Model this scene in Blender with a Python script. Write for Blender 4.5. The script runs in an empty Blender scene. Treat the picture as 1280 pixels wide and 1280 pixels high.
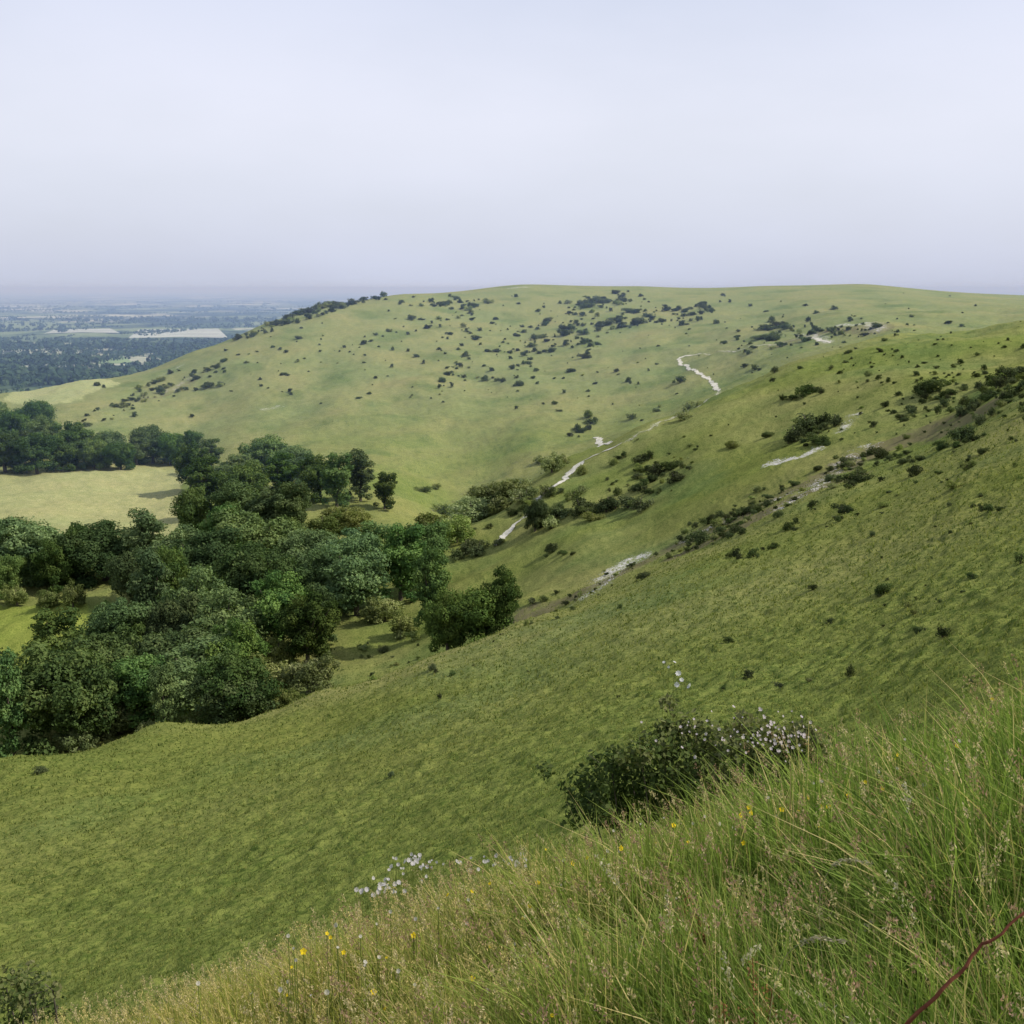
import bpy, math, numpy as np
from mathutils import Vector
rng = np.random.default_rng(7)
scene = bpy.context.scene
F = 1372.0
PITCH = math.radians(11.53)
cP, sP = math.cos(PITCH), math.sin(PITCH)

def sight(px, py):
    """survey sight line: bearing and tan(elevation)"""
    a = (px-640)/F; b = (640-py)/F
    x = a; y = cP + b*sP; z = b*cP - sP
    return math.atan2(x, y), z/math.hypot(x, y)
def bear(px): return sight(px, 360)[0]

# ------------------------------------------------------------------ terrain survey
C = []
def P(px, py, d):
    b, t = sight(px, py); C.append((b, math.log(d), t))
def H(px, d, z):
    C.append((bear(px), math.log(d), z/d))
# foreground bank
for px, zs in ((-400,(-1.78,-2.4,-3.4,-7.0)),(0,(-1.75,-2.15,-3.2,-6.3)),(420,(-1.70,-2.05,-3.0,-6.0)),(680,(-1.66,-1.95,-2.85,-5.6)),
               (1030,(-1.62,-1.8,-2.45,-4.8)),(1280,(-1.58,-1.65,-2.05,-4.1)),(1700,(-1.5,-1.4,-1.5,-2.8))):
    for d, z in zip((1.6,2.5,4.5,8.0), zs): H(px, d, z)
H(-400,16,-14); H(0,16,-12.2); H(420,16,-11.4); H(680,16,-10.3); H(1030,16,-8.6); H(1280,16,-7.0); H(1700,16,-4.4)
# big near slope
for a in ((0,1225,38),(0,1100,62),(0,1000,92),(0,950,115),
          (200,1170,36),(200,1050,62),(200,960,95),(200,905,125),
          (400,1110,34),(400,1000,58),(400,910,100),(400,864,130),
          (540,822,138),
          (650,1020,34),(650,930,52),(650,850,90),(650,780,145),
          (850,930,36),(850,850,58),(850,770,92),(850,702,150),
          (1050,880,36),(1050,770,64),(1050,680,110),(1050,610,162),
          (1280,810,30),(1280,700,56),(1280,600,98),(1280,530,150),(1280,480,205),
          (1700,760,25),(1700,600,70),(1700,450,190),
          (-400,1280,38),(-400,1080,80),(-400,1010,110)): P(*a)
# hidden foot of near slope and valley floor
H(-400,165,-82);H(-400,260,-84);H(-400,500,-86)
H(0,165,-74);H(0,200,-79);H(200,170,-72);H(200,205,-77);H(400,165,-64);H(400,190,-70)
H(540,172,-62);H(540,200,-66)
H(650,175,-57);H(650,200,-58);H(850,178,-44)
P(50,800,260);P(50,760,287);P(300,800,240);P(300,700,315);P(470,810,215);P(470,700,295)
P(30,680,366);P(200,670,372);P(30,580,556);P(210,575,560);P(120,630,450)
H(0,640,-80);H(-400,800,-88)
# middle spur
for a in ((560,730,250),(560,655,325),(650,740,225),(650,690,262),(650,610,338),(700,575,355),(750,690,225),(780,640,262),
          (800,530,372),(850,690,190),(850,620,245),(850,560,300),(900,490,392),(1000,600,205),(1000,520,292),(1000,450,420),
          (1050,600,188),(1100,422,445),(1150,560,200),(1150,480,285),(1280,402,450),(1280,440,330),(1280,470,260),(1700,380,450),(1700,420,300)): P(*a)
for px,py,d in ((560,667,365),(650,626,380),(750,566,408),(850,527,435),(950,484,465),(1050,446,495),(1180,423,515),(1280,416,525),(1700,395,565)):
    P(px,py,d)
# far hill face
for a in ((60,505,720),(100,545,610),(100,476,820),(240,550,600),(240,500,690),(240,440,860),(330,405,900),(400,580,470),(400,520,590),(400,450,740),(400,384,930),
          (500,620,405),(500,560,500),(500,480,650),(500,420,800),(500,369,980),(650,560,480),(650,500,590),(650,430,780),(650,358,1060),
          (800,500,560),(800,440,700),(800,390,880),(800,359,1080),(950,440,600),(950,400,780),(950,358,1080),(1100,405,620),(1100,380,820),(1080,355,1080),
          (1280,392,700),(1280,375,1000),(1700,375,700),(1700,370,1000),(0,492,800)): P(*a)
# behind the skyline
H(-400,1100,-98);H(0,950,-90);H(0,1200,-100);H(100,1000,-88);H(100,1300,-100);H(240,1060,-75);H(240,1400,-100);H(330,1150,-62);H(330,1500,-98)
H(400,1200,-45);H(400,1600,-90);H(500,1250,-25);H(500,1800,-80)
for px in (650,800,950,1080,1280,1700): H(px,1400,-9); H(px,2200,-60)
C = np.array(C); SB = 4.0
X = np.c_[C[:,0]*SB, C[:,1]]
def U(r2): return 0.5*r2*np.log(r2+1e-12)
n = len(C)
K = U(((X[:,None]-X[None])**2).sum(-1)) + np.eye(n)*0.0015
A = np.zeros((n+3,n+3)); A[:n,:n]=K; A[:n,n]=1; A[:n,n+1:]=X; A[n,:n]=1; A[n+1:,:n]=X.T
W = np.linalg.solve(A, np.r_[C[:,2],0,0,0])
def tps(b, L):
    b=b*SB; out=np.full(b.shape, W[n])+W[n+1]*b+W[n+2]*L
    for i in range(n):
        out += W[i]*U((b-X[i,0])**2+(L-X[i,1])**2)
    return out
Bax = np.r_[np.arange(-180,-60,3.0), np.arange(-60,-36,0.5), np.arange(-36,36,0.105), np.arange(36,60,0.5), np.arange(60,180.1,3.0)]
Bax = np.radians(Bax)
Lax = np.log(np.r_[np.geomspace(0.25,1.5,10)[:-1], np.geomspace(1.5,25,90)[:-1], np.geomspace(25,1300,600)[:-1], np.geomspace(1300,45000,110)])
Bc = np.radians(np.r_[np.arange(-50,50.1,0.5)]); Lc = np.linspace(math.log(1.5), math.log(2400), 330)
Tc = tps(*np.meshgrid(Bc, Lc, indexing='ij'))
def gridinterp(ax0, ax1, G, u, v):
    fu=np.interp(u, ax0, np.arange(len(ax0))); fv=np.interp(v, ax1, np.arange(len(ax1)))
    i=np.minimum(fu.astype(int),len(ax0)-2); j=np.minimum(fv.astype(int),len(ax1)-2)
    a=fu-i; c=fv-j
    return (G[i,j]*(1-a)*(1-c)+G[i+1,j]*a*(1-c)+G[i,j+1]*(1-a)*c+G[i+1,j+1]*a*c)
def sstep(x,a,b):
    u=np.clip((x-a)/(b-a),0,1); return u*u*(3-2*u)
def fbm(x,y,wl,seed,octs=3):
    r=np.random.default_rng(seed); out=0; amp=1
    for o in range(octs):
        for k in range(7):
            th=r.uniform(0,2*math.pi); ph=r.uniform(0,6.28); f=2*math.pi/wl*r.uniform(.7,1.4)
            out=out+amp*0.35*np.sin((x*math.cos(th)+y*math.sin(th))*f+ph+1.3*np.sin((y*math.cos(th)-x*math.sin(th))*f*.6+ph*2))
        wl/=2.3; amp*=.5
    return out
BB, LL = np.meshgrid(Bax, Lax, indexing='ij')
D = np.exp(LL)
back = sstep(np.abs(BB), math.radians(60), math.radians(180))
bcl = np.clip(BB, -math.radians(50), math.radians(50))*(1-back)
T = gridinterp(Bc, Lc, Tc, bcl, np.clip(LL, Lc[0], Lc[-1]))
Z = T*D
near = D<1.5
Z = np.where(near, -1.65+(T*1.5+1.65)*(D/1.5), Z)
left = sstep(-BB, math.radians(9.5), math.radians(13.5))
d0 = 1500-350*left; d1 = 2600-1250*left
w = sstep(D, d0, d1)
XX = D*np.sin(BB); YY = D*np.cos(BB)
Z = Z*(1-w) + (-100.0)*w
Z = Z + 0.9*fbm(XX,YY,70,3)*sstep(D,70,260)*(1-sstep(D,700,1000)) + 0.13*fbm(XX,YY,6,5)*sstep(D,10,60)*(1-sstep(D,900,1100)) + 0.05*fbm(XX,YY,1.6,6,2)*sstep(D,2,8)*(1-sstep(D,90,160))
# faint, broken sheep-track terracettes, strongest on the steep shoulder to the east
def trackphase(x,y,z): return z*2*math.pi/.62 + 1.8*fbm(x,y,30,11,3)+.9*fbm(x,y,5,14,2)
def trackamt(x,y): return np.clip(.10+.75*fbm(x,y,17,12,3)+.45*sstep(np.arctan2(x,y),.02,.28),.0,1.2)
ph = trackphase(XX,YY,Z)
Z = Z + 0.045*np.sin(ph)*sstep(D,22,45)*(1-sstep(D,420,600))*trackamt(XX,YY)
def height(x,y):
    x=np.asarray(x,float); y=np.asarray(y,float)
    return gridinterp(Bax,Lax,Z,np.arctan2(x,y),np.log(np.hypot(x,y)))
fineL = np.linspace(math.log(1.6), math.log(30000), 5000)
def ground_at(px,py,dmin=10,lift=0.0):
    b,t=sight(px,py)
    L=fineL[fineL>math.log(dmin)]
    z=gridinterp(Bax,Lax,Z,np.full(L.shape,b),L)
    e=(z+lift)/np.exp(L)
    k=np.nonzero(e>=t)[0]
    if len(k)==0: return None
    i=k[0]; d=math.exp(L[i])
    return d*math.sin(b), d*math.cos(b), float(z[i]), d
# ------------------------------------------------------------------ helpers
def make_mesh(name, V, Q, mats, smooth=False, attrs=None, colors=None, matidx=None, link=True):
    me=bpy.data.meshes.new(name)
    V=np.ascontiguousarray(V,dtype=np.float32); Q=np.ascontiguousarray(Q,dtype=np.int32)
    me.vertices.add(len(V)); me.vertices.foreach_set('co',V.ravel())
    me.loops.add(Q.size); me.loops.foreach_set('vertex_index',Q.ravel())
    me.polygons.add(len(Q)); k=Q.shape[1]
    me.polygons.foreach_set('loop_start',np.arange(0,Q.size,k,dtype=np.int32))
    me.polygons.foreach_set('loop_total',np.full(len(Q),k,dtype=np.int32))
    for m in mats: me.materials.append(m)
    if matidx is not None: me.polygons.foreach_set('material_index',np.asarray(matidx,dtype=np.int32))
    me.polygons.foreach_set('use_smooth',np.full(len(Q),smooth))
    me.update(calc_edges=True)
    for k_,a in (attrs or {}).items():
        at=me.attributes.new(k_,'FLOAT','POINT'); at.data.foreach_set('value',np.asarray(a,dtype=np.float32))
    for k_,a in (colors or {}).items():
        at=me.attributes.new(k_,'FLOAT_COLOR','POINT')
        a=np.c_[a,np.ones(len(a))]; at.data.foreach_set('color',np.asarray(a,dtype=np.float32).ravel())
    me.validate()
    if not link: return me
    o=bpy.data.objects.new(name,me); scene.collection.objects.link(o); return o

class NT:
    def __init__(s,mat): mat.use_nodes=True; s.t=mat.node_tree; s.t.nodes.clear()
    def n(s,typ,inp=None,**kw):
        nd=s.t.nodes.new(typ)
        for k,v in kw.items(): setattr(nd,k,v)
        for k,v in (inp or {}).items():
            if isinstance(v,bpy.types.NodeSocket): s.t.links.new(v,nd.inputs[k])
            else: nd.inputs[k].default_value=v
        return nd
    def mix(s,f,a,b,blend='MIX'):
        nd=s.n('ShaderNodeMix',data_type='RGBA',blend_type=blend)
        for i,v in ((0,f),(6,a),(7,b)):
            if isinstance(v,bpy.types.NodeSocket): s.t.links.new(v,nd.inputs[i])
            else: nd.inputs[i].default_value = v if i==0 else (*v,1)
        return nd.outputs[2]
    def m(s,op,a,b=0.0,c=None):
        nd=s.n('ShaderNodeMath',operation=op)
        for i,v in enumerate((a,b) if c is None else (a,b,c)):
            if isinstance(v,bpy.types.NodeSocket): s.t.links.new(v,nd.inputs[i])
            else: nd.inputs[i].default_value=v
        return nd.outputs[0]
    def noise(s,vec,scale,detail=4,rough=.6):
        return s.n('ShaderNodeTexNoise',{'Vector':vec,'Scale':scale,'Detail':detail,'Roughness':rough}).outputs['Fac']
    def rng(s,v,a,b,c=0.,d=1.):
        return s.n('ShaderNodeMapRange',{'Value':v,'From Min':a,'From Max':b,'To Min':c,'To Max':d}).outputs[0]

def leaf_mat(name, ca, cb, cc, transl=0.35, objvar=True):
    mat=bpy.data.materials.new(name); N=NT(mat)
    tint=N.n('ShaderNodeAttribute',attribute_name='tint').outputs['Fac']
    col=N.mix(N.rng(tint,0,.5),ca,cb); col=N.mix(N.rng(tint,.5,1),col,cc)
    if objvar:
        r=N.n('ShaderNodeObjectInfo').outputs['Random']
        v=N.rng(N.m('FRACT',N.m('MULTIPLY',r,7.31)),0,1,.6,1.5)
        h=N.n('ShaderNodeHueSaturation',{'Color':col,'Hue':N.rng(r,0,1,.468,.505),'Saturation':N.rng(N.m('FRACT',N.m('MULTIPLY',r,13.7)),0,1,.78,1.05),'Value':v})
        col=h.outputs[0]
    d=N.n('ShaderNodeBsdfDiffuse',{'Color':col})
    t=N.n('ShaderNodeBsdfTranslucent',{'Color':N.mix(1.0,col,(1.15,1.25,.6),'MULTIPLY')})
    ms=N.n('ShaderNodeMixShader',{0:transl,1:d.outputs[0],2:t.outputs[0]})
    N.n('ShaderNodeOutputMaterial',{'Surface':ms.outputs[0]})
    return mat
def plain_mat(name,col,var=.5,scale=8,rough=.9):
    mat=bpy.data.materials.new(name); N=NT(mat)
    pos=N.n('ShaderNodeTexCoord').outputs['Object']
    f=N.noise(pos,scale,4)
    c=N.mix(N.rng(f,.3,.7),tuple(x*(1-var) for x in col),tuple(min(1,x*(1+var*.5)) for x in col))
    b=N.n('ShaderNodeBump',{'Height':f,'Strength':.5})
    d=N.n('ShaderNodeBsdfPrincipled',{'Base Color':c,'Roughness':rough,'Specular IOR Level':.2,'Normal':b.outputs[0]})
    N.n('ShaderNodeOutputMaterial',{'Surface':d.outputs[0]}); return mat

M_oak=leaf_mat('oak_foliage',(.034,.072,.025),(.070,.130,.036),(.14,.21,.058),.25)
M_light=leaf_mat('pale_shrub_foliage',(.07,.105,.03),(.15,.195,.055),(.28,.31,.12),.3)
M_scrub=leaf_mat('hawthorn_foliage',(.028,.046,.018),(.058,.086,.030),(.115,.15,.058),.3)
M_bark=plain_mat('bark',(.10,.085,.065),.5,6)

def in_poly(x,y,poly):
    x=np.asarray(x); inside=np.zeros(x.shape,bool); j=len(poly)-1
    for i in range(len(poly)):
        xi,yi=poly[i]; xj,yj=poly[j]
        c=((yi>y)!=(yj>y))&(x<(xj-xi)*(y-yi)/(yj-yi+1e-12)+xi); inside^=c; j=i
    return inside
def worldpoly(pts,dmin=150):
    out=[]
    for p in pts:
        g=ground_at(p[0],p[1],dmin); out.append((g[0],g[1]))
    return out
def polydist(x,y,pts):
    best=np.full(x.shape,1e9)
    for (ax,ay),(bx,by) in zip(pts[:-1],pts[1:]):
        dx,dy=bx-ax,by-ay; u=np.clip(((x-ax)*dx+(y-ay)*dy)/(dx*dx+dy*dy+1e-9),0,1)
        best=np.minimum(best,np.hypot(x-ax-u*dx,y-ay-u*dy))
    return best

# ------------------------------------------------------------------ terrain colouring (real ground cover)
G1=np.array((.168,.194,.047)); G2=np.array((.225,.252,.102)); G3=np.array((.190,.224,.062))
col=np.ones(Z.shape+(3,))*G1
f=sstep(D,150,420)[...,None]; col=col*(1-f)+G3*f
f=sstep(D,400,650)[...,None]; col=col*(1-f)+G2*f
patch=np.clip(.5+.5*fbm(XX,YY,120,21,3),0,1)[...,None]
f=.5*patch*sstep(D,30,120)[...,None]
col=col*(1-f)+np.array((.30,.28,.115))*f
patch=np.clip(-.2+.8*fbm(XX,YY,60,22,3),0,1)[...,None]*sstep(D,30,120)[...,None]*.6
col=col*(1-patch)+np.array((.125,.175,.058))*patch
fld=worldpoly([(-250,592),(-100,590),(0,588),(120,576),(236,572),(226,610),(222,670),(120,690),(0,690),(-250,700)])
m=in_poly(XX,YY,fld); col[m]=(.34,.34,.155)
fld2=worldpoly([(-250,770),(0,757),(110,755),(112,800),(60,835),(0,850),(-250,870)])
m=in_poly(XX,YY,fld2); col[m]=(.25,.28,.06)
foot=worldpoly([(5,500),(60,480),(130,474),(150,480),(100,500),(60,508)])
m=in_poly(XX,YY,foot); col[m]=(.36,.37,.17)
mask=np.zeros(Z.shape+(3,))
def chalk(pts,wd,amt=1,dmin=100):
    w_=[ground_at(p[0],p[1],dmin)[:2] for p in pts]
    if len(w_)==1: w_=w_+[(w_[0][0]+.1,w_[0][1])]
    q=polydist(XX,YY,w_); mask[...,0]=np.maximum(mask[...,0],amt*(1-sstep(q,wd*.2,wd)))
def rough(pts,wd,amt=1,dmin=100):
    w_=[ground_at(p[0],p[1],dmin)[:2] for p in pts]
    q=polydist(XX,YY,w_); mask[...,1]=np.maximum(mask[...,1],amt*(1-sstep(q,wd*.3,wd)))
chalk([(715,755),(745,738),(760,722),(795,700)],6,.52)
chalk([(755,722),(790,700)],5,.76)
chalk([(962,580),(1000,572),(1022,562)],3.4,.9)
chalk([(985,632),(1030,600),(1060,575),(1080,560)],5,.55)
chalk([(860,672),(930,640),(980,620)],5,.48)
chalk([(1050,540),(1068,518)],3,.65)
chalk([(1000,420),(1035,428)],6,.7); chalk([(1045,408),(1085,404),(1100,412)],8,.7)
chalk([(330,512),(350,508)],6,.55); chalk([(205,490),(240,470)],5,.55); chalk([(200,470),(230,455)],5,.48)
chalk([(640,360),(655,359)],12,.7,500)
rough([(660,770),(760,725),(850,680),(930,645),(1000,610),(1080,570),(1150,540),(1230,510)],9,.9)
rough([(860,690),(930,655),(1050,600)],7,1)
rough([(980,430),(1040,412),(1100,410)],16,.7)
rough([(180,500),(240,475)],12,.6)
for pl in ([(654,648),(668,630),(684,614)],[(782,552),(815,535),(850,518),(880,503),(898,490)],[(880,442),(920,440),(965,432),(1005,422)]):
    chalk(pl,2.6,.62,200)
for pl in ([(480,585),(560,560),(640,528),(700,510)],[(520,640),(600,605),(690,560)],[(120,520),(190,480),(250,445)],[(450,480),(560,440),(640,400)]):
    rough(pl,3.,.35,300)
w_pl=sstep(D,d0-150,d0+150)*np.where(Z<-70,1,0); mask[...,2]=w_pl
nb,nl=Z.shape
V=np.stack([XX,YY,Z],-1).reshape(-1,3)
ii,jj=np.meshgrid(np.arange(nb-1),np.arange(nl-1),indexing='ij')
a=ii*nl+jj
Q=np.stack([a,a+nl,a+nl+1,a+1],-1).reshape(-1,4)[:, ::-1]
mt=bpy.data.materials.new('downland_turf'); N=NT(mt)
pos=N.n('ShaderNodeNewGeometry').outputs['Position']
base=N.n('ShaderNodeAttribute',attribute_name='cover').outputs['Color']
trk=N.n('ShaderNodeAttribute',attribute_name='track').outputs['Fac']
mk=N.n('ShaderNodeSeparateColor',{'Color':N.n('ShaderNodeAttribute',attribute_name='mask').outputs['Color']})
n1=N.noise(pos,.03,5); n2=N.noise(pos,.35,5,.65); n3=N.noise(pos,2.6,4,.75)
c=N.mix(N.rng(n1,.35,.65,0,.5),base,N.mix(1.0,base,(1.3,1.1,1.2),'MULTIPLY'))
c=N.mix(N.rng(n2,.40,.68,0,.55),c,N.mix(1.0,c,(.62,.70,.6),'MULTIPLY'))
c=N.mix(N.rng(n3,.46,.60,0,.9),c,N.mix(1.0,c,(.46,.57,.5),'MULTIPLY'))
tm=N.m('MULTIPLY',trk,N.rng(n3,.38,.6,.15,1.))
c=N.mix(tm,c,N.mix(1.0,c,(.45,.58,.52),'MULTIPLY'))
rm=N.rng(N.m('ADD',mk.outputs[1],N.m('MULTIPLY',N.m('SUBTRACT',n2,.5),2.2)),.35,.9)
rm=N.m('MULTIPLY',rm,N.rng(mk.outputs[1],0,.2))
c=N.mix(N.m('MULTIPLY',rm,.8),c,N.mix(n3,(.09,.085,.04),(.20,.165,.10)))
cm=N.rng(N.m('ADD',mk.outputs[0],N.m('MULTIPLY',N.m('SUBTRACT',N.m('ADD',N.m('MULTIPLY',n3,.6),N.m('MULTIPLY',n2,.4)),.5),5.0)),.62,.95)
cm=N.m('MULTIPLY',cm,N.rng(mk.outputs[0],0,.15))
c=N.mix(N.m('MULTIPLY',cm,.92),c,N.mix(n3,(.36,.34,.29),(.66,.64,.60)))
# vale farmland
vor=N.n('ShaderNodeTexVoronoi',{'Vector':N.n('ShaderNodeMapping',{'Vector':pos,'Scale':(.0034,.0021,0.)}).outputs[0],'Scale':1.0})
vs=N.n('ShaderNodeSeparateColor',{'Color':vor.outputs['Color']})
fc=N.mix(N.rng(vs.outputs[0],.0,.8),(.05,.085,.045),(.17,.21,.10)); fc=N.mix(N.rng(vs.outputs[1],.70,.76),fc,(.36,.37,.27))
hed=N.noise(pos,.006,4,.7); fc=N.mix(N.rng(hed,.51,.56),fc,(.025,.048,.03))
hed2=N.noise(N.n('ShaderNodeMapping',{'Vector':pos,'Scale':(.0011,.0007,0.)}).outputs[0],1.0,5,.7); fc=N.mix(N.rng(hed2,.52,.58),fc,(.022,.042,.028))
c=N.mix(mk.outputs[2],c,fc)
hgt=N.m('ADD',N.m('MULTIPLY',n3,.45),N.m('MULTIPLY',n2,.5))
bm=N.n('ShaderNodeBump',{'Height':hgt,'Strength':.8,'Distance':.6})
bs=N.n('ShaderNodeBsdfDiffuse',{'Color':c,'Normal':bm.outputs[0]})
N.n('ShaderNodeOutputMaterial',{'Surface':bs.outputs[0]})
track=np.clip(np.sin(ph+.9)*1.2-.1,0,1)*sstep(D,20,45)*(1-sstep(D,500,800))*np.clip(trackamt(XX,YY),0,1)*.62
track[in_poly(XX,YY,fld)|in_poly(XX,YY,fld2)]=0
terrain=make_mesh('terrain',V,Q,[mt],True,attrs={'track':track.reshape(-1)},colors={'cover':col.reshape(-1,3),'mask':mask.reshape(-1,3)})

# ------------------------------------------------------------------ vegetation generators
def leaves(cent,rad,n_per,size,r,flat=.85,clump_t=None,jit=.5):
    """many small leaf-spray faces spread over and inside clumps"""
    Vs=[];Ts=[]
    for i,(c_,R) in enumerate(zip(cent,rad)):
        k=max(6,int(n_per*R*R)); v=r.normal(size=(k,3)); v/=np.linalg.norm(v,axis=1)[:,None]
        lump=1+.16*np.sin(v[:,0]*5+i)+.16*np.sin(v[:,1]*6+2*i)+.12*np.sin(v[:,2]*7+i*3)
        rr=R*lump*(r.uniform(.45,1.0,k)**.5+r.normal(0,.08,k))
        p=c_+v*rr[:,None]*np.array((1,1,flat))
        nrm=v*1.0+r.normal(0,jit,(k,3)); nrm[:,2]+=.25; nrm/=np.linalg.norm(nrm,axis=1)[:,None]
        t1=np.cross(nrm,r.normal(size=(k,3))); t1/=np.linalg.norm(t1,axis=1)[:,None]; t2=np.cross(nrm,t1)
        s=(size*r.uniform(.6,1.35,k))[:,None]
        q=np.stack([p-t1*s,p-t2*s*.6+nrm*s*.2,p+t1*s,p+t2*s*.6-nrm*s*.1],1)
        Vs.append(q.reshape(-1,3))
        ct=r.uniform(0,.55) if clump_t is None else clump_t[i]
        Ts.append(np.repeat(np.clip(ct+r.uniform(0,.45,k),0,1),4))
    V=np.concatenate(Vs); Q=np.arange(len(V)).reshape(-1,4); return V,Q,np.concatenate(Ts)
def tube(pts,rads,sides=7):
    pts=np.array(pts,float); Vs=[]
    for i,p in enumerate(pts):
        d_=pts[min(i+1,len(pts)-1)]-pts[max(i-1,0)]; d_/=np.linalg.norm(d_)
        u=np.cross(d_,(0.3,1,.1)); u/=np.linalg.norm(u); w_=np.cross(d_,u)
        for k in range(sides):
            an=2*math.pi*k/sides; Vs.append(p+rads[i]*(u*math.cos(an)+w_*math.sin(an)))
    Q=[]
    for i in range(len(pts)-1):
        for k in range(sides):
            a_=i*sides+k; b_=i*sides+(k+1)%sides; Q.append((a_,b_,b_+sides,a_+sides))
    return np.array(Vs),np.array(Q)
def join(parts):
    V=[];Q=[];T=[];M=[];o=0
    for v,q,t,m_ in parts:
        V.append(v);Q.append(q+o);T.append(t);M.append(np.full(len(q),m_));o+=len(v)
    return np.concatenate(V),np.concatenate(Q),np.concatenate(T),np.concatenate(M)
def tree_template(name,seed,leafmat,Hh=14.,Wd=12.,nl=34,leaf=.36,dens=75,trunk=True,low=.28,skirt=6):
    r=np.random.default_rng(seed); cent=[];rad=[]
    lop=r.normal(0,.12,2)*Wd; squash=r.uniform(.8,1.2,2)
    for k in range(nl*8):
        if len(cent)>=nl: break
        v=r.normal(size=3); v/=np.linalg.norm(v); v*=r.uniform(.5,1.12)
        c_=np.array((v[0]*Wd*.38*squash[0]+lop[0]*max(v[2],0),v[1]*Wd*.38*squash[1]+lop[1]*max(v[2],0),Hh*(low+.34)+v[2]*Hh*.34))
        R=Wd*r.uniform(.07,.18)
        if c_[2]>R*.5 and all(np.linalg.norm(c_-q)>(R+s)*.58 for q,s in zip(cent,rad)): cent.append(c_);rad.append(R)
    for k in range(4):
        cent.append(np.array((r.normal(0,Wd*.1),r.normal(0,Wd*.1),Hh*r.uniform(low+.2,low+.45))));rad.append(Wd*.2)
    for k in range(skirt):
        an=r.uniform(0,6.28); cent.append(np.array((math.cos(an)*Wd*.33,math.sin(an)*Wd*.33,Hh*r.uniform(.08,.2))));rad.append(Wd*r.uniform(.09,.14))
    V_,Q_,T_=leaves(cent,rad,dens,leaf,r); parts=[(V_,Q_,T_,0)]
    if trunk:
        top=np.array((r.normal(0,.4),r.normal(0,.4),Hh*.72))
        ps=[(0,0,-1.),(0,0,.3),(.1,.05,Hh*.22),tuple(top*.6+np.array((.1,0,Hh*.05))),tuple(top)]
        v,q=tube(ps,[Wd*.055,Wd*.042,Wd*.032,Wd*.02,Wd*.006]); parts.append((v,q,np.zeros(len(v)),1))
        for c_ in cent[:16]:
            s=np.array((.05,.03,Hh*r.uniform(.2,.45))); mid=(s+c_)/2+np.array((0,0,-.3))
            v,q=tube([s,mid,c_],[Wd*.018,Wd*.011,Wd*.004],5); parts.append((v,q,np.zeros(len(v)),1))
    V_,Q_,T_,M_=join(parts)
    return make_mesh(name,V_,Q_,[leafmat,M_bark],False,{'tint':T_},matidx=M_,link=False)
oaks=[tree_template('broadleaf_crown',100+i,M_oak,Hh=14*h_,Wd=12*s,nl=46,low=.2,leaf=.22,dens=170) for i,(s,h_) in enumerate(((1,1),(1.1,.95),(.85,1.1),(.95,1.),(1.15,.9),(1.0,1.05),(.7,1.15)))]
pales=[tree_template('pale_crown',200+i,M_light,Hh=7,Wd=8,nl=24,leaf=.19,dens=180,low=.12) for i in range(3)]
bushes=[tree_template('hawthorn_bush_crown',300+i,M_scrub,Hh=2.9,Wd=3.6*s,nl=11,leaf=.14,dens=220,low=.04,skirt=3) for i,s in enumerate((1,1.3,.75,1.6,1.1,.9))]
pbush=[tree_template('pale_bush_crown',400+i,M_light,Hh=3.,Wd=4*s,nl=12,leaf=.15,dens=200,low=.06,skirt=3) for i,s in enumerate((1,1.4,1.2))]

def place(name,me,x,y,z,s,sz=None,parent=None,var=.1):
    o=bpy.data.objects.new(name,me); scene.collection.objects.link(o)
    o.location=(x,y,z); o.rotation_euler=(rng.normal(0,.05),rng.normal(0,.05),rng.uniform(0,6.28)); sz=s if sz is None else sz
    o.scale=(s*rng.uniform(1-var,1+var),s*rng.uniform(1-var,1+var),sz)
    if parent: o.parent=parent
    return o
placed=[]
def put_tree(px,py,wpx,pale=False,dmin=150,name=None):
    g=ground_at(px,py,dmin,lift=4. if pale else 7.5)
    if g is None: return
    x,y,z,d=g; wm=min(max(wpx*d/F,5.5 if not pale else 3.5),19)
    if pale: place(name or 'hawthorn_tree',pales[rng.integers(3)],x,y,z,wm/7.4,min(wm/7.4,1.3)*rng.uniform(.8,1.1))
    else: place(name or 'oak_tree',oaks[rng.integers(7)],x,y,z,wm/11.5,np.clip(wm/11.5,.7,1.3)*rng.uniform(.8,1.2),var=.15)
    placed.append((px,py))
T_=[(15,905,95),(90,880,130),(70,835,95),(150,790,100),(195,765,90),(255,850,130),(210,830,100),(300,885,90),(285,800,100),(240,775,90),
(350,775,95),(335,740,85),(400,765,75),(445,730,110),(500,712,100),(460,690,80),(525,700,80),(540,745,75),(600,785,75),(560,770,70),(628,775,55),
(420,608,65),(450,600,60),(480,610,42),(400,600,50),(350,640,100),(300,640,85),(260,620,75),(240,650,60),(350,600,75),(290,590,65),(330,572,60),(262,572,50),(372,585,50),
(235,560,35),(190,560,40),(170,562,34),(150,567,34),(132,562,34),(118,566,36),(212,562,34),(104,562,40),(130,692,80),(190,692,80),(172,722,70),(40,692,85),(5,688,80),(222,705,90),(270,692,95),(320,690,90),
(258,742,85),(310,722,85),(380,700,75),(212,742,70),(95,695,60),(66,705,50),(0,715,50),(20,545,95),(62,552,70),(-10,520,80),(92,560,45),(-20,560,70),(40,528,70),(5,570,60),(45,572,50),(75,568,45),(30,560,60),(-45,575,70),(0,535,70),
(370,650,70),(390,730,75),(140,840,100),(180,860,100),(-60,700,90),(-80,880,120),(-140,560,90),(-60,540,90),(-150,720,90),(-180,880,130),(669,628,30)]
for a_ in T_: put_tree(*a_)
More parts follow.
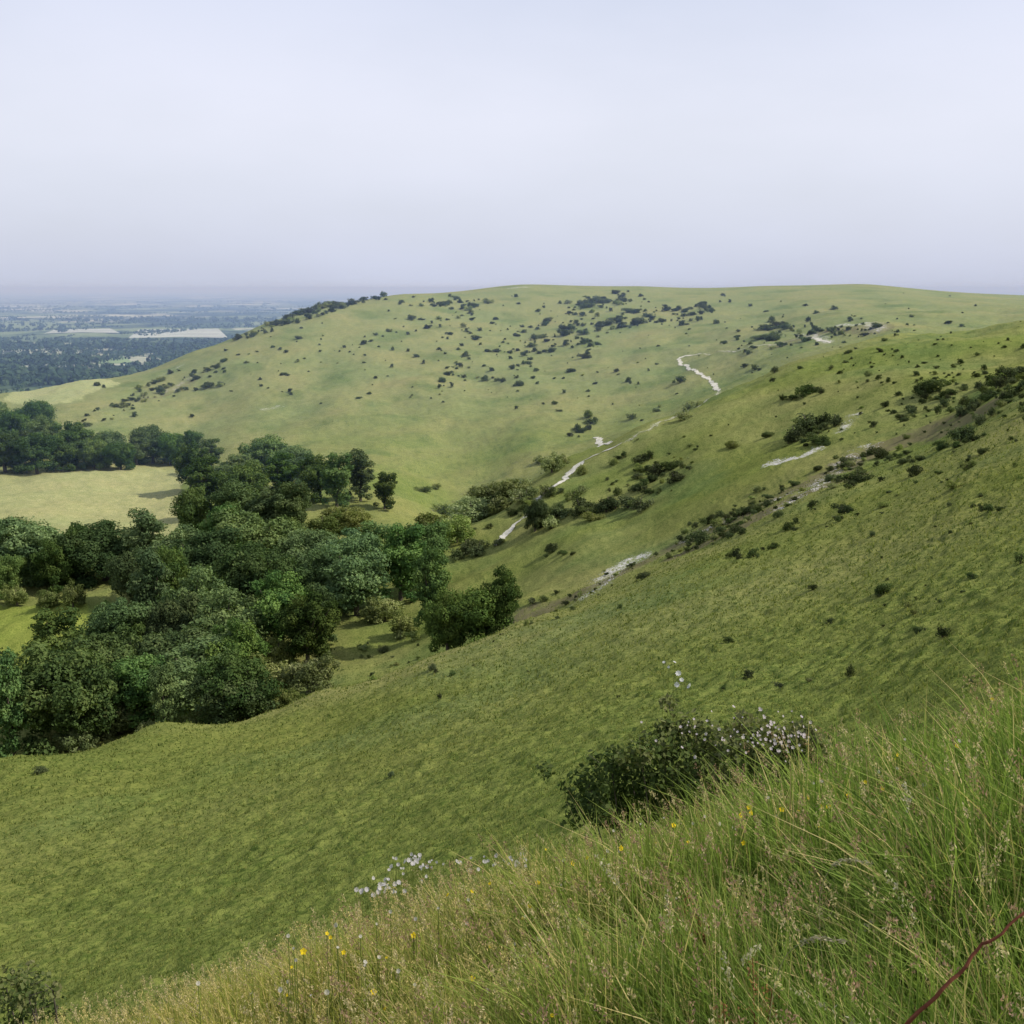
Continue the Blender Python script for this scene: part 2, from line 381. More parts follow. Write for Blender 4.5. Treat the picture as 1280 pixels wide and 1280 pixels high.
for a_ in ((335,845,80),(385,840,70),(150,890,70),(190,905,50),(345,815,60),(330,870,60),(430,640,60),(405,655,45),(480,755,50),(620,618,60),(590,635,55),(540,652,50),(570,660,50),
           (640,610,45),(525,665,40),(690,575,34),(505,770,40),(240,900,50),(445,648,40),(280,900,45),(360,885,40),(95,910,50),(20,738,30),(60,740,30),(90,740,34)): put_tree(*a_,pale=True)
def fill(poly,count,wr,mind,pale=False):
    xs=[p[0] for p in poly];ys=[p[1] for p in poly];k=0
    for _ in range(count*30):
        if k>=count: break
        x=rng.uniform(min(xs),max(xs));y=rng.uniform(min(ys),max(ys))
        if not in_poly(np.array([x]),np.array([y]),poly)[0]: continue
        if any((x-a)**2+((y-b)*1.5)**2<mind**2 for a,b in placed): continue
        put_tree(x,y,rng.uniform(*wr),pale); k+=1
fill([(235,565),(330,560),(380,590),(400,650),(400,700),(540,700),(560,770),(620,775),(600,795),(560,790),(430,740),(390,790),(380,830),(300,870),(200,890),(120,860),(115,790),(215,750),(140,740),(120,690),(230,680)],42,(50,105),36)

# ------------------------------------------------------------------ scrub on the downs
scrub=bpy.data.objects.new('hawthorn_scrub',None); scene.collection.objects.link(scrub)
def put_bush(px,py,wpx,pale=False,dmin=22):
    g=ground_at(px,py,dmin)
    if g is None: return
    x,y,z,d=g
    if d>1250: return
    wm=wpx*d/F
    me=(pbush[rng.integers(3)] if pale else bushes[rng.integers(6)])
    s=wm/3.7; place('bush',me,x,y,z-.1*s,s,min(s,1.8)*rng.uniform(.65,1.2),scrub,.3)
L_=[(350,405,16),(360,400,16),(372,394,18),(385,388,18),(400,384,18),(406,379,20),(420,383,18),(440,379,16),(455,376,14),(468,374,12),(480,371,10),
(540,378,12),(555,382,14),(570,374,8),(575,379,9),(515,400,10),(500,381,8),(732,380,20),(745,377,22),(760,378,18),(775,372,9),(720,405,14),(715,412,16),(730,418,18),(737,428,18),(705,420,12),(750,408,14),(765,402,14),(795,392,16),
(808,396,18),(800,405,16),(815,400,12),(848,388,14),(855,396,12),(880,386,14),(888,390,10),(870,384,10),(655,445,12),(668,440,10),(670,465,12),(690,440,10),(600,414,8),(583,415,8),(575,459,10),(560,469,11),(565,485,11),(580,472,9),
(628,478,12),(648,482,10),(785,478,12),(850,479,20),(770,465,8),(705,492,9),(645,512,8),(455,431,10),(430,435,9),(270,461,10),(262,484,14),(275,483,12),(130,485,9),(122,483,7),(185,484,9),(200,492,12),(130,526,8),(110,520,7),(165,500,8),
(240,521,8),(362,490,8),(400,440,7),(340,415,8),(300,410,7),(790,524,16),(738,530,22),(722,538,20),(712,546,14),(958,412,32),(950,424,26),(968,424,18),(965,402,14),(1040,416,14),(1010,402,9),(1095,410,10),(1186,405,10),(930,460,10),(905,430,8),(943,462,12),(968,466,12),
(703,356,10),(820,515,8),(700,380,7),(680,385,6),(620,400,6),(900,378,6),(1020,392,8),(1120,440,7),(530,455,9),(510,440,7),(490,460,8),(470,420,7),(610,440,7),(590,400,7),(550,410,9),
(800,578,22),(820,595,26),(838,585,22),(845,602,20),(780,572,16),(700,645,38),(728,642,38),(758,640,38),(785,635,34),(668,650,30),(585,692,36),(600,688,24),(572,700,24),(690,690,18),(705,694,12),(683,697,10),
(1010,540,46),(1030,532,36),(995,552,34),(1022,556,24),(985,555,20),(990,500,18),(1005,494,18),(1018,490,16),(1165,490,26),(1152,497,18),(1180,500,16),(1140,515,20),(1128,524,16),(1200,522,20),(1215,516,18),(1188,516,16),(1202,550,24),(1195,560,16),(1100,572,20),(1112,576,16),(1125,572,14),(1145,594,22),
(1070,602,24),(1062,610,18),(1055,642,24),(1045,650,14),(1260,476,26),(1245,486,26),(1270,492,24),(1230,500,20),(1255,500,22),(1275,470,24),(1200,455,10),(1170,461,9),(1090,460,9),(1145,470,10),(1110,478,10),(1230,462,10),(1235,640,16),(1275,705,28),
(1105,742,22),(1178,797,24),(1062,846,24),(975,860,20),(935,848,22),(910,803,16),(1038,780,16),(550,874,14),(50,967,18),(490,970,10),(942,696,16),(920,696,18),(966,686,12),(775,762,12),(985,662,16),(995,655,16),(1016,634,16),(540,838,16),(545,841,9),(465,845,9),(805,610,20),(812,618,16),
(885,655,24),(900,668,24),(875,680,26),(860,690,20),(910,655,20),(925,645,18),(940,640,20),(900,648,16),(850,675,16),(920,665,16),(960,632,16),(665,755,16),(680,752,14),(695,742,14),(1225,530,18),(1240,520,18),(1280,515,24),(1300,480,26),(1320,520,26)]
for a_ in L_:
    put_bush(*a_)
    for _ in range(2):
        if a_[2]>11 and a_[1]<700 and rng.random()<.75: put_bush(a_[0]+rng.normal(0,a_[2]*.6),a_[1]+rng.normal(0,3),a_[2]*rng.uniform(.3,.8))
for a_ in ((860,512,26),(855,525,18),(872,508,14),(690,585,28),(705,580,20),(675,580,20),(610,625,40),(640,612,40),(625,640,36),(545,660,34),(560,665,30),(520,668,26),(585,650,26),(655,625,28),(530,615,14),(545,612,12),(740,650,20),(1000,530,20),(915,560,14),(735,522,12),
           (480,815,16),(500,800,18),(455,812,12),(520,800,22),(465,850,14),(440,662,20),(800,590,14),(690,660,24)): put_bush(*a_,pale=True)
def scatter(cx,cy,sx,sy,nn,w0,w1,ang=0,pale=.18):
    for _ in range(nn):
        u=rng.normal(0,sx);v=rng.normal(0,sy);c_,s_=math.cos(ang),math.sin(ang)
        x=cx+u*c_-v*s_;y=cy+u*s_+v*c_
        put_bush(x,y,w0+(w1-w0)*rng.random()**2.0,rng.random()<pale)
scatter(720,412,50,14,80,3,15,-.25); scatter(850,392,45,7,44,3,13,-.1); scatter(570,405,60,20,54,2.5,9); scatter(570,470,20,12,26,3,11,-.8)
scatter(660,450,50,16,30,3,10); scatter(745,380,30,4,30,4,15); scatter(560,380,30,5,26,4,11); scatter(1030,412,50,10,44,3,10); scatter(1180,500,60,26,76,5,18,-.25)
scatter(960,420,30,10,22,4,13); scatter(190,495,55,8,80,3,11,-.38); scatter(440,425,80,22,44,2.5,8); scatter(1120,470,90,24,54,3,10)
scatter(820,590,50,14,50,4,16,-.4,.3); scatter(900,660,60,9,60,4,16,-.5,.3); scatter(1030,600,60,9,50,4,16,-.45,.3); scatter(720,745,55,7,30,4,11,-.5,.4)
scatter(1010,545,25,10,24,5,16); scatter(640,640,60,14,30,6,20,-.3,.7); scatter(1000,430,200,35,80,1.8,6); scatter(700,440,160,40,90,1.5,6); scatter(415,384,42,4,90,7,16,-.28)
scatter(330,412,22,3,14,5,10,-.4)
scatter(1260,490,30,12,26,6,20,-.3); scatter(1000,790,160,50,14,3,9); scatter(1150,690,90,70,34,5,15); scatter(1200,580,60,30,30,5,14,-.3); scatter(480,820,40,14,14,4,10,0,.6)
scatter(620,500,90,30,12,2,6); scatter(1100,430,100,14,40,2,7); scatter(350,470,60,20,20,2.5,7)

# ------------------------------------------------------------------ vale woodland and hedges (one mass)
pts=[]
def plainpt(px,py):
    b,t=sight(px,py); d=-100/t; return d*math.sin(b),d*math.cos(b)
for k in range(420):
    px=rng.uniform(-350,420); py=360+ (rng.uniform(.10,1)**1.6)*125
    x,y=plainpt(px,py); L=rng.uniform(100,500); an=rng.choice([.15,1.7])+rng.normal(0,.25)
    m_=int(L/rng.uniform(9,16))
    s=np.linspace(-.5,.5,m_)*L; pts.append(np.c_[x+s*math.cos(an)+rng.normal(0,3,m_),y+s*math.sin(an)+rng.normal(0,3,m_),np.full(m_,rng.uniform(4,8))])
for px,py,sx,sy,m_ in [(40,435,120,30,210),(220,437,80,26,150),(10,455,80,22,140),(110,472,110,12,150),(-60,470,100,40,140),(40,480,80,10,110),(120,402,350,80,130),(300,400,300,80,120),(100,385,900,200,180),(-100,410,400,150,150),(250,378,1200,300,180)]:
    x,y=plainpt(px,py); pts.append(np.c_[x+rng.normal(0,sx,m_),y+rng.normal(0,sy,m_),rng.uniform(6,12,m_)])
pts=np.concatenate(pts); dd=np.hypot(pts[:,0],pts[:,1]); 
keep=(dd>1080)&(dd<16000)
crops=[(55,150,411,417),(160,285,411,423),(118,168,446,456)]
for px0,px1,py0,py1 in crops:
    q0=plainpt(px0-6,py1+2);q1=plainpt(px1+6,py0-1)
    keep&=~((pts[:,0]>q0[0])&(pts[:,0]<plainpt(px1+6,py1)[0])&(pts[:,1]>q0[1]-20)&(pts[:,1]<q1[1]))
pts=pts[keep]; gz=height(pts[:,0],pts[:,1]); pts=pts[gz<-80]; gz=gz[gz<-80]
k=16; m_=len(pts)
v=rng.normal(size=(m_,k,3)); v/=np.linalg.norm(v,axis=2)[...,None]; v[...,2]=np.abs(v[...,2])*1.2-.2
R=pts[:,2][:,None,None]*.62
p=np.c_[pts[:,:2],gz+pts[:,2]*.35][:,None,:]+v*R*np.array((1,1,.95))
nrm=v+rng.normal(0,.4,v.shape); nrm/=np.linalg.norm(nrm,axis=2)[...,None]
t1=np.cross(nrm,rng.normal(size=v.shape)); t1/=np.linalg.norm(t1,axis=2)[...,None]; t2=np.cross(nrm,t1); s=R*.42
q=np.stack([p-t1*s,p-t2*s,p+t1*s,p+t2*s],2).reshape(-1,3)
M_dist=leaf_mat('vale_foliage',(.030,.055,.032),(.045,.08,.042),(.07,.11,.05),.15,False)
make_mesh('distant_woodland',q,np.arange(len(q)).reshape(-1,4),[M_dist],False,{'tint':np.repeat(rng.random(m_),k*4)})
M_crop=plain_mat('ripe_crop',(.36,.38,.32),.3,.01)
M_crop2=plain_mat('green_crop',(.18,.25,.10),.3,.01)
for i,(px0,px1,py0,py1) in enumerate(crops):
    c_=[plainpt(px0,py1),plainpt((px0+px1)/2,py1-1.5),plainpt(px1,py1-.5),plainpt(px1-12,py0),plainpt(px0+14,py0+1)]
    make_mesh('crop_field',[(x,y,-99.5) for x,y in c_],[(0,1,2,3,4)],[M_crop if i<2 else M_crop2])

# ------------------------------------------------------------------ chalk path
M_chalk=bpy.data.materials.new('trodden_chalk'); N=NT(M_chalk)
pos=N.n('ShaderNodeNewGeometry').outputs['Position']; f_=N.noise(pos,1.1,5); 
cc=N.mix(N.rng(f_,.35,.65),(.36,.34,.25),(.64,.61,.53))
N.n('ShaderNodeOutputMaterial',{'Surface':N.n('ShaderNodeBsdfDiffuse',{'Color':cc}).outputs[0]})
M_worn=bpy.data.materials.new('worn_chalk_turf'); N=NT(M_worn)
pos=N.n('ShaderNodeNewGeometry').outputs['Position']; f_=N.noise(pos,.9,5,.7)
cc=N.mix(N.rng(f_,.42,.62),(.22,.24,.10),(.50,.48,.38))
N.n('ShaderNodeOutputMaterial',{'Surface':N.n('ShaderNodeBsdfDiffuse',{'Color':cc}).outputs[0]})
def ribbon(name,pts,wd,dmin=200,parent=None,mat=None):
    w_=np.array([ground_at(a,b,dmin)[:2] for a,b in pts]); seg=np.r_[0,np.cumsum(np.hypot(*np.diff(w_,axis=0).T))]
    s=np.arange(0,seg[-1],.6); x=np.interp(s,seg,w_[:,0]);y=np.interp(s,seg,w_[:,1])
    ker=np.ones(9)/9; xp=np.convolve(np.pad(x,4,'edge'),ker,'valid');yp=np.convolve(np.pad(y,4,'edge'),ker,'valid')
    xp=xp+.35*np.sin(s*.23); dx=np.gradient(xp);dy=np.gradient(yp);l=np.hypot(dx,dy)+1e-6; nx,ny=-dy/l,dx/l
    m_=len(s); a_=wd*(.5+.22*np.sin(s*.31+1)+.16*np.sin(s*.9)+rng.normal(0,.06,m_)); b_=wd*(.5+.2*np.sin(s*.27+3)+.16*np.sin(s*1.1)+rng.normal(0,.06,m_))
    taper=np.minimum(1,np.minimum(s,s[-1]-s)/6+.1); a_*=taper;b_*=taper
    V=[]
    for u in (-1,-.5,0,.5,1):
        o=np.where(u<0,u*a_,u*b_); X_=xp+nx*o;Y_=yp+ny*o; V.append(np.c_[X_,Y_,height(X_,Y_)+.16])
    V=np.stack(V,1).reshape(-1,3); Q=[(i*5+j,i*5+j+1,i*5+j+6,i*5+j+5) for i in range(m_-1) for j in range(4)]
    o=make_mesh(name,V,np.array(Q),[mat or M_chalk],True)
    if parent: o.parent=parent
path=bpy.data.objects.new('chalk_path',None); scene.collection.objects.link(path)
ribbon('lower_track',[(617,685),(628,670),(640,660),(654,648)],2.7,200,path)
ribbon('hedge_gap_track',[(652,650),(668,630),(686,612)],1.1,200,path)
ribbon('middle_track',[(684,614),(700,603),(715,590),(728,577),(742,570),(760,563),(782,552)],2.5,200,path)
ribbon('side_track',[(742,547),(750,550),(762,556)],2.2,200,path)
ribbon('shoulder_track',[(780,553),(815,536),(850,519),(880,504),(898,490)],.9,200,path,M_worn)
ribbon('upper_track',[(898,490),(893,480),(885,474),(870,464),(852,456),(847,450),(856,445),(880,442)],2.1,300,path)
ribbon('ridge_track',[(878,442),(920,440),(965,432),(1006,422)],1.0,300,path,M_worn)
ribbon('summit_track',[(1005,422),(1020,424),(1038,430)],2.4,300,path)

# ------------------------------------------------------------------ short turf tufts on the near slope
M_grass=bpy.data.materials.new('grass_blades'); N=NT(M_grass)
cl=N.n('ShaderNodeAttribute',attribute_name='blade').outputs['Color']
d_=N.n('ShaderNodeBsdfDiffuse',{'Color':cl})
t_=N.n('ShaderNodeBsdfTranslucent',{'Color':N.mix(1.,cl,(1.1,1.2,.7),'MULTIPLY')})
N.n('ShaderNodeOutputMaterial',{'Surface':N.n('ShaderNodeMixShader',{0:.42,1:d_.outputs[0],2:t_.outputs[0]}).outputs[0]})
def blades(base,h,wd,lean,ldir,face,nseg,r):
    n_=len(base); V=np.empty((n_,nseg+1,2,3)); 
    L=np.c_[np.cos(ldir),np.sin(ldir),np.zeros(n_)]; S=np.c_[np.cos(face),np.sin(face),np.zeros(n_)]
    for i in range(nseg+1):
        u=i/nseg; c_=base+np.array((0,0,1))*(h*(u-.35*lean*u*u))[:,None]+L*(h*lean*u**1.9)[:,None]
        ww=(wd*(max(1-u,0)**.6*.95+.05)*(.7 if i==0 else 1))[:,None]*.5
        V[:,i,0]=c_-S*ww; V[:,i,1]=c_+S*ww
    idx=np.arange(n_)[:,None]*(nseg+1)*2; Q=[]
    for i in range(nseg):
        a_=idx+i*2; Q.append(np.concatenate([a_,a_+1,a_+3,a_+2],1))
    return V.reshape(-1,3),np.stack(Q,1).reshape(-1,4)
n_=290000
b_=rng.uniform(-math.radians(34),math.radians(34),n_); d_=np.exp(rng.uniform(math.log(9),math.log(200),n_))
x=d_*np.sin(b_);y=d_*np.cos(b_); z=height(x,y)
tk=np.sin(trackphase(x,y,z)+.9)*trackamt(x,y)
cl_=.55*fbm(x,y,3.5,31,3)+rng.normal(0,.9,n_)+.7*tk; kp=cl_>.15; x,y,z,d_,tk=x[kp],y[kp],z[kp],d_[kp],tk[kp]; n_=len(x)
base=np.c_[x,y,z-.03]
h=rng.uniform(.07,.25,n_)*np.clip(d_/60,.8,1.4)*(1+.25*np.clip(tk,0,1)); wd=np.clip(d_*.0015,.02,.2)*rng.uniform(.5,1.3,n_)
V,Q=blades(base,h,wd,rng.uniform(.1,.8,n_),rng.uniform(0,6.28,n_),rng.normal(0,.6,n_),2,rng)
cA=np.array((.085,.12,.028));cB=np.array((.245,.25,.075)); u=np.clip(rng.random(n_)*1.05-.2*np.clip(tk,0,1),0,1)[:,None]; cc_=cA*(1-u)+cB*u
make_mesh('turf_grass',V,Q,[M_grass],False,colors={'blade':np.repeat(cc_,6,0)})

# ------------------------------------------------------------------ long foreground grass
n_=180000
b_=rng.uniform(-math.radians(40),math.radians(40),n_); d_=1.0+ (rng.random(n_)**.9)*5.2
d_=np.where(rng.random(n_)<.25,1.0+rng.random(n_)*1.6,d_)
x=d_*np.sin(b_);y=d_*np.cos(b_)
side=sstep(b_,math.radians(-22),math.radians(20)) # taller to the right
tall=(.15+.25*side)*(1+.30*fbm(x,y,1.0,41,2))
base=np.c_[x,y,height(x,y)-.02]
h=tall*rng.uniform(.4,1.2,n_)**1.1; wd=rng.uniform(.0028,.0078,n_)*(.75+.6*side)*np.clip(d_/2.2,.7,1.3)
wind=rng.normal(math.radians(200),1.4,n_)
V,Q=blades(base,h,wd,rng.uniform(.05,.95,n_)**1.3,wind,rng.uniform(0,6.28,n_),4,rng)
cA=np.array((.075,.135,.026));cB=np.array((.28,.36,.08));cS=np.array((.54,.45,.20));cO=np.array((.42,.34,.08))
u=rng.random(n_)[:,None]; cl_=np.clip(.5+.8*fbm(x,y,.5,44,2),0,1)[:,None]; u=.5*u+.5*cl_; cc_=cA*(1-u)+cB*u
st=(rng.random(n_)<(.34-.18*side)); cc_[st]=cS*rng.uniform(.6,1.1,(st.sum(),1)); g_=((1-side)*.65)[:,None]*rng.uniform(.3,1,(n_,1)); cc_=cc_*(1-g_)+cO*g_
make_mesh('meadow_grass',V,Q,[M_grass],False,colors={'blade':np.repeat(cc_,10,0)})
def heads(name,N_,bmin,bmax,dmin,dmax,hh,hl,hw,colr,r,droop=.4,kk=26,qs=.006):
    b_=r.uniform(bmin,bmax,N_); d_=r.uniform(dmin,dmax,N_); x=d_*np.sin(b_);y=d_*np.cos(b_); z=height(x,y)
    h=hh*r.uniform(.7,1.2,N_)*(.5+.5*sstep(b_,math.radians(-22),math.radians(20))); ld=r.normal(math.radians(190),1.1,N_); lean=r.uniform(.05,droop,N_)
    V1,Q1=blades(np.c_[x,y,z],h,np.full(N_,.0026),lean,ld,r.uniform(0,6.28,N_),5,r)
    C1=np.repeat(np.tile(np.array((.30,.29,.11)),(N_,1)),12,0)
    u=r.uniform(0,1,(N_,kk)); uu=1-(hl*r.uniform(.6,1.1,N_)/h)[:,None]*u
    L=np.stack([np.cos(ld),np.sin(ld)],1)
    cx=x[:,None]+L[:,0:1]*(h*lean)[:,None]*uu**1.9; cy=y[:,None]+L[:,1:2]*(h*lean)[:,None]*uu**1.9; cz=z[:,None]+h[:,None]*(uu-.35*lean[:,None]*uu**2)
    p=np.stack([cx,cy,cz],-1)+r.normal(0,1,(N_,kk,3))*(hw*(.3+np.sin(np.clip(u,0,1)*math.pi)))[...,None]
    t1=r.normal(size=p.shape)*.6; t1[...,2]+=1; t1/=np.linalg.norm(t1,axis=2)[...,None]; t2=np.cross(t1,r.normal(size=p.shape)); t2/=np.linalg.norm(t2,axis=2)[...,None]
    q=np.stack([p-t1*qs,p-t2*qs*.4,p+t1*qs,p+t2*qs*.4],2).reshape(-1,3)
    C2=np.repeat(np.array(colr)*r.uniform(.6,1.2,(N_*kk,1)),4,0)
    V=np.r_[V1,q];Q=np.r_[Q1,np.arange(len(q)).reshape(-1,4)+len(V1)]
    return make_mesh(name,V,Q,[M_grass],False,colors={'blade':np.r_[C1,C2]})
R30=math.radians(30)
heads('flowering_grass',1400,-R30*1.2,R30*1.2,1.7,5.2,.50,.07,.0035,(.54,.45,.26),rng,.5,26,.0045)
heads('purple_meadow_grass',620,-R30*.4,R30*1.2,1.7,5,.52,.07,.005,(.38,.25,.17),rng,.5,26,.0045)
heads('seeding_grass',2200,-R30*1.2,R30*.2,1.8,5.6,.46,.06,.004,(.56,.46,.20),rng,.5,18,.004)
heads('oat_grass',14,R30*.1,R30*.95,1.7,2.8,.56,.10,.0035,(.50,.46,.32),rng,.9,50,.005)
def spot(px,py,d):
    b,t=sight(px,py); return d*math.sin(b),d*math.cos(b),t*d
def sorrel(px,py,d):
    x,y,zt=spot(px,py,d); zg=float(height(x,y)); h=max(zt-zg,.3); Vs=[];Qs=[];Cs=[];o=0
    for k in range(3):
        x_,y_=x+rng.normal(0,.02),y+rng.normal(0,.02); top=np.array((x_+rng.normal(0,.04),y_+rng.normal(0,.04),zg+h*rng.uniform(.85,1.05)))
        v,q=tube([(x_,y_,zg-.02),((x_+top[0])/2,(y_+top[1])/2,zg+h*.5),top],[.0022,.0018,.001],5); Vs.append(v);Qs.append(q+o);Cs.append(np.tile((.24,.12,.06),(len(v),1)));o+=len(v)
        m_=110;u=rng.uniform(.55,1,m_); p=np.array((x_,y_,zg))*(1-u[:,None])+top*u[:,None]+rng.normal(0,.010,(m_,3))*(1.4-u)[:,None]*2
        t1=rng.normal(size=(m_,3));t1/=np.linalg.norm(t1,axis=1)[:,None];t2=np.cross(t1,rng.normal(size=(m_,3)));t2/=np.linalg.norm(t2,axis=1)[:,None];s=.0035
        q_=np.stack([p-t1*s,p-t2*s,p+t1*s,p+t2*s],1).reshape(-1,3);Vs.append(q_);Qs.append(np.arange(len(q_)).reshape(-1,4)+o);Cs.append(np.repeat(np.array((.34,.19,.09))*rng.uniform(.6,1.2,(m_,1)),4,0));o+=len(q_)
    make_mesh('sorrel_plant',np.concatenate(Vs),np.concatenate(Qs),[M_grass],colors={'blade':np.concatenate(Cs)})
for a_ in ((860,1130,2.7),(885,1155,2.5),(940,1230,1.9),(700,1225,2.3)): sorrel(*a_)
# reddish dead briar stem arching over the grass in the near corner
def arch(name,pl,rad,colr,plume=0,pc=(.42,.38,.26)):
    P3=np.array([spot(*p) for p in pl]); t=np.linspace(0,len(pl)-1,22)
    S3=np.stack([np.interp(t,np.arange(len(pl)),P3[:,k]) for k in range(3)],1)
    ker=np.ones(5)/5; S3=np.stack([np.convolve(np.pad(S3[:,k],2,'edge'),ker,'valid') for k in range(3)],1)
    S3[1:-1]+=rng.normal(0,rad*.35,(20,3))
    v,q=tube(S3,list(np.linspace(rad,rad*.5,22)),6); Vs=[v];Qs=[q];Cs=[np.tile(colr,(len(v),1))*rng.uniform(.7,1.2,(len(v),1))]
    if plume:
        i=rng.integers(13,22,plume); p=S3[i]+rng.normal(0,.0024,(plume,3)); t1=(S3[21]-S3[13])/np.linalg.norm(S3[21]-S3[13])+rng.normal(0,.45,(plume,3)); t1/=np.linalg.norm(t1,axis=1)[:,None]
        t2=np.cross(t1,rng.normal(size=(plume,3)));t2/=np.linalg.norm(t2,axis=1)[:,None]
        Vs.append(np.stack([p-t1*.005,p-t2*.0014,p+t1*.005,p+t2*.0014],1).reshape(-1,3));Qs.append(np.arange(plume*4).reshape(-1,4)+len(v));Cs.append(np.repeat(np.array(pc)*rng.uniform(.6,1.15,(plume,1)),4,0))
    make_mesh(name,np.concatenate(Vs),np.concatenate(Qs),[M_grass],colors={'blade':np.concatenate(Cs)})
arch('dead_briar_stem',[(1110,1310,1.5),(1150,1262,1.5),(1195,1222,1.52),(1225,1180,1.55),(1255,1165,1.55),(1310,1112,1.6)],.0036,(.24,.09,.055))
arch('nodding_grass',[(1030,1230,2.2),(1022,1130,2.25),(1032,1090,2.25),(1055,1072,2.25),(1092,1080,2.25)],.0011,(.36,.34,.18),90)
arch('nodding_grass',[(960,1290,1.9),(968,1225,1.95),(986,1186,1.95),(1020,1170,1.95),(1058,1178,1.95)],.0011,(.36,.34,.18),90)
def flowers(name,items,colr,rad,petals=5,stem=True):
    Vs=[];Qs=[];Cs=[];o=0
    for px,py,d in items:
        x,y,zt=spot(px,py,d); zg=float(height(x,y))
        if stem:
            v,q=tube([(x+rng.normal(0,.03),y+rng.normal(0,.03),zg-.02),(x,y,(zt+zg)/2),(x,y,zt)],[.0013]*3,4); Vs.append(v);Qs.append(q+o);Cs.append(np.tile((.16,.20,.05),(len(v),1)));o+=len(v)
        tilt=np.array((rng.normal(0,.5),-.75+rng.normal(0,.4),.7)); tilt/=np.linalg.norm(tilt); a1=np.cross(tilt,(1,0,0));a1/=np.linalg.norm(a1);a2=np.cross(tilt,a1)
        R=rad*rng.uniform(.5,1.2); c_=np.array((x,y,zt))
        for k in range(petals):
            an=k*2*math.pi/petals; w_=math.pi/petals*.9; f_=lambda a,r_,l=0: c_+r_*(a1*math.cos(a)+a2*math.sin(a))+tilt*l
            Vs.append(np.array([c_,f_(an-w_,R*.75,R*.25),f_(an,R,R*.35),f_(an+w_,R*.75,R*.25)]));Qs.append(np.array([[0,1,2,3]])+o);Cs.append(np.tile(np.array(colr)*rng.uniform(.8,1.05),(4,1)));o+=4
    make_mesh(name,np.concatenate(Vs),np.concatenate(Qs),[M_grass],colors={'blade':np.concatenate(Cs)})
bc=[(1103,992,3.6),(1035,1014,3.4),(1026,1040,3.3),(977,1018,3.4),(998,1020,3.4),(682,1068,4.1),(560,1125,3.6),(1120,955,4),(1060,1000,3.6),(690,1275,2),(365,1215,3),(1010,1003,3.6),(590,1120,3.7),(1240,880,4.6),(930,1060,3.2),(1180,1010,3.2),(760,1090,3.6),(820,1060,3.8)]
bc=[(a,b-6,c) for a,b,c in bc]
for _ in range(46):
    x_=rng.uniform(300,1270); e_=np.interp(x_,[0,200,420,680,1030,1280],[1262,1205,1145,1058,955,865])+rng.uniform(15,150); bc.append((x_,e_,float(np.interp(e_,[870,1280],[4.0,2.6]))))
flowers('buttercups',bc,(.85,.62,.03),.009)
wh=[]
for cx,cy,sx,sy,m_,d in ((515,1080,15,7,34,6.2),(485,1108,15,6,20,5.6),(460,1115,8,3,8,5.5),(600,1080,26,5,16,5.6),(640,1074,12,4,12,5.5)):
    wh+=[(cx+rng.normal(0,sx),cy+rng.normal(0,sy),d+rng.normal(0,.2)) for _ in range(m_)]
flowers('oxeye_daisies',wh,(.58,.54,.56),.014,8)
cv=[]
for _ in range(120):
    x_=rng.uniform(200,1270); e_=np.interp(x_,[0,200,420,680,1030,1280],[1262,1205,1145,1058,955,865])+rng.uniform(5,230); cv.append((x_,e_,float(np.interp(e_,[870,1280],[4.2,2.4]))))
flowers('hawkbit_clocks',cv,(.56,.52,.46),.007,8)

# ------------------------------------------------------------------ bramble bush on the bank
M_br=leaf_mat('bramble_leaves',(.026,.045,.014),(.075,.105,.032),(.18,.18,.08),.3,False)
def bigbush(name,blobs,d,size,dens,extra=.25):
    r=np.random.default_rng(55); cent=[];rad=[];ct=[];main=[]
    for px,py,rp,t in blobs:
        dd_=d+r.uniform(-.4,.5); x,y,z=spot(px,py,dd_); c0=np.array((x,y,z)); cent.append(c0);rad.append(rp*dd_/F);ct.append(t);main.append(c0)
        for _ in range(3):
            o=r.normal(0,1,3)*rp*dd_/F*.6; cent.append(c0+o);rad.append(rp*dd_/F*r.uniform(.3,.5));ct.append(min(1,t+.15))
    V_,Q_,T_=leaves(cent,rad,dens,size,r,.95,ct,.8); parts=[(V_,Q_,T_,0)]
    g=np.array(cent).mean(0); 
    for c_ in main:
        x_=g[0]+(c_[0]-g[0])*.7; y_=g[1]+(c_[1]-g[1])*.4; zg=float(height(x_,y_))
        v,q=tube([(x_,y_,zg-.1),((x_+c_[0])/2+r.normal(0,.05),(y_+c_[1])/2,(zg+c_[2])/2),c_,c_+np.array((r.normal(0,.1),0,r.uniform(.02,extra)))],[.014,.008,.004,.0015],5); parts.append((v,q,np.zeros(len(v)),1))
    V_,Q_,T_,M_=join(parts); return make_mesh(name,V_,Q_,[M_br,M_bark],False,{'tint':T_},matidx=M_)
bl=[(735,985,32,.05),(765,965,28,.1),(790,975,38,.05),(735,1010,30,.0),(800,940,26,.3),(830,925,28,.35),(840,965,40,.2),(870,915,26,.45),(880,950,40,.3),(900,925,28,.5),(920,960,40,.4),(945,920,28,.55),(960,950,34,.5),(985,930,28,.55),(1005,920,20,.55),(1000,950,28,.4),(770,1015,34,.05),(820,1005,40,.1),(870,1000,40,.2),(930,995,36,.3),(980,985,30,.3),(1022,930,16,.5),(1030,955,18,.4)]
bigbush('bramble_bush',bl,8.2,.024,9500)
wl=[(rng.normal(970,26),rng.normal(918,15),7.62+rng.normal(0,.12)) for _ in range(90)]+[(rng.normal(890,40),rng.normal(918,14),7.65) for _ in range(30)]
flowers('bramble_blossom',wl,(.62,.54,.57),.013,5,False)
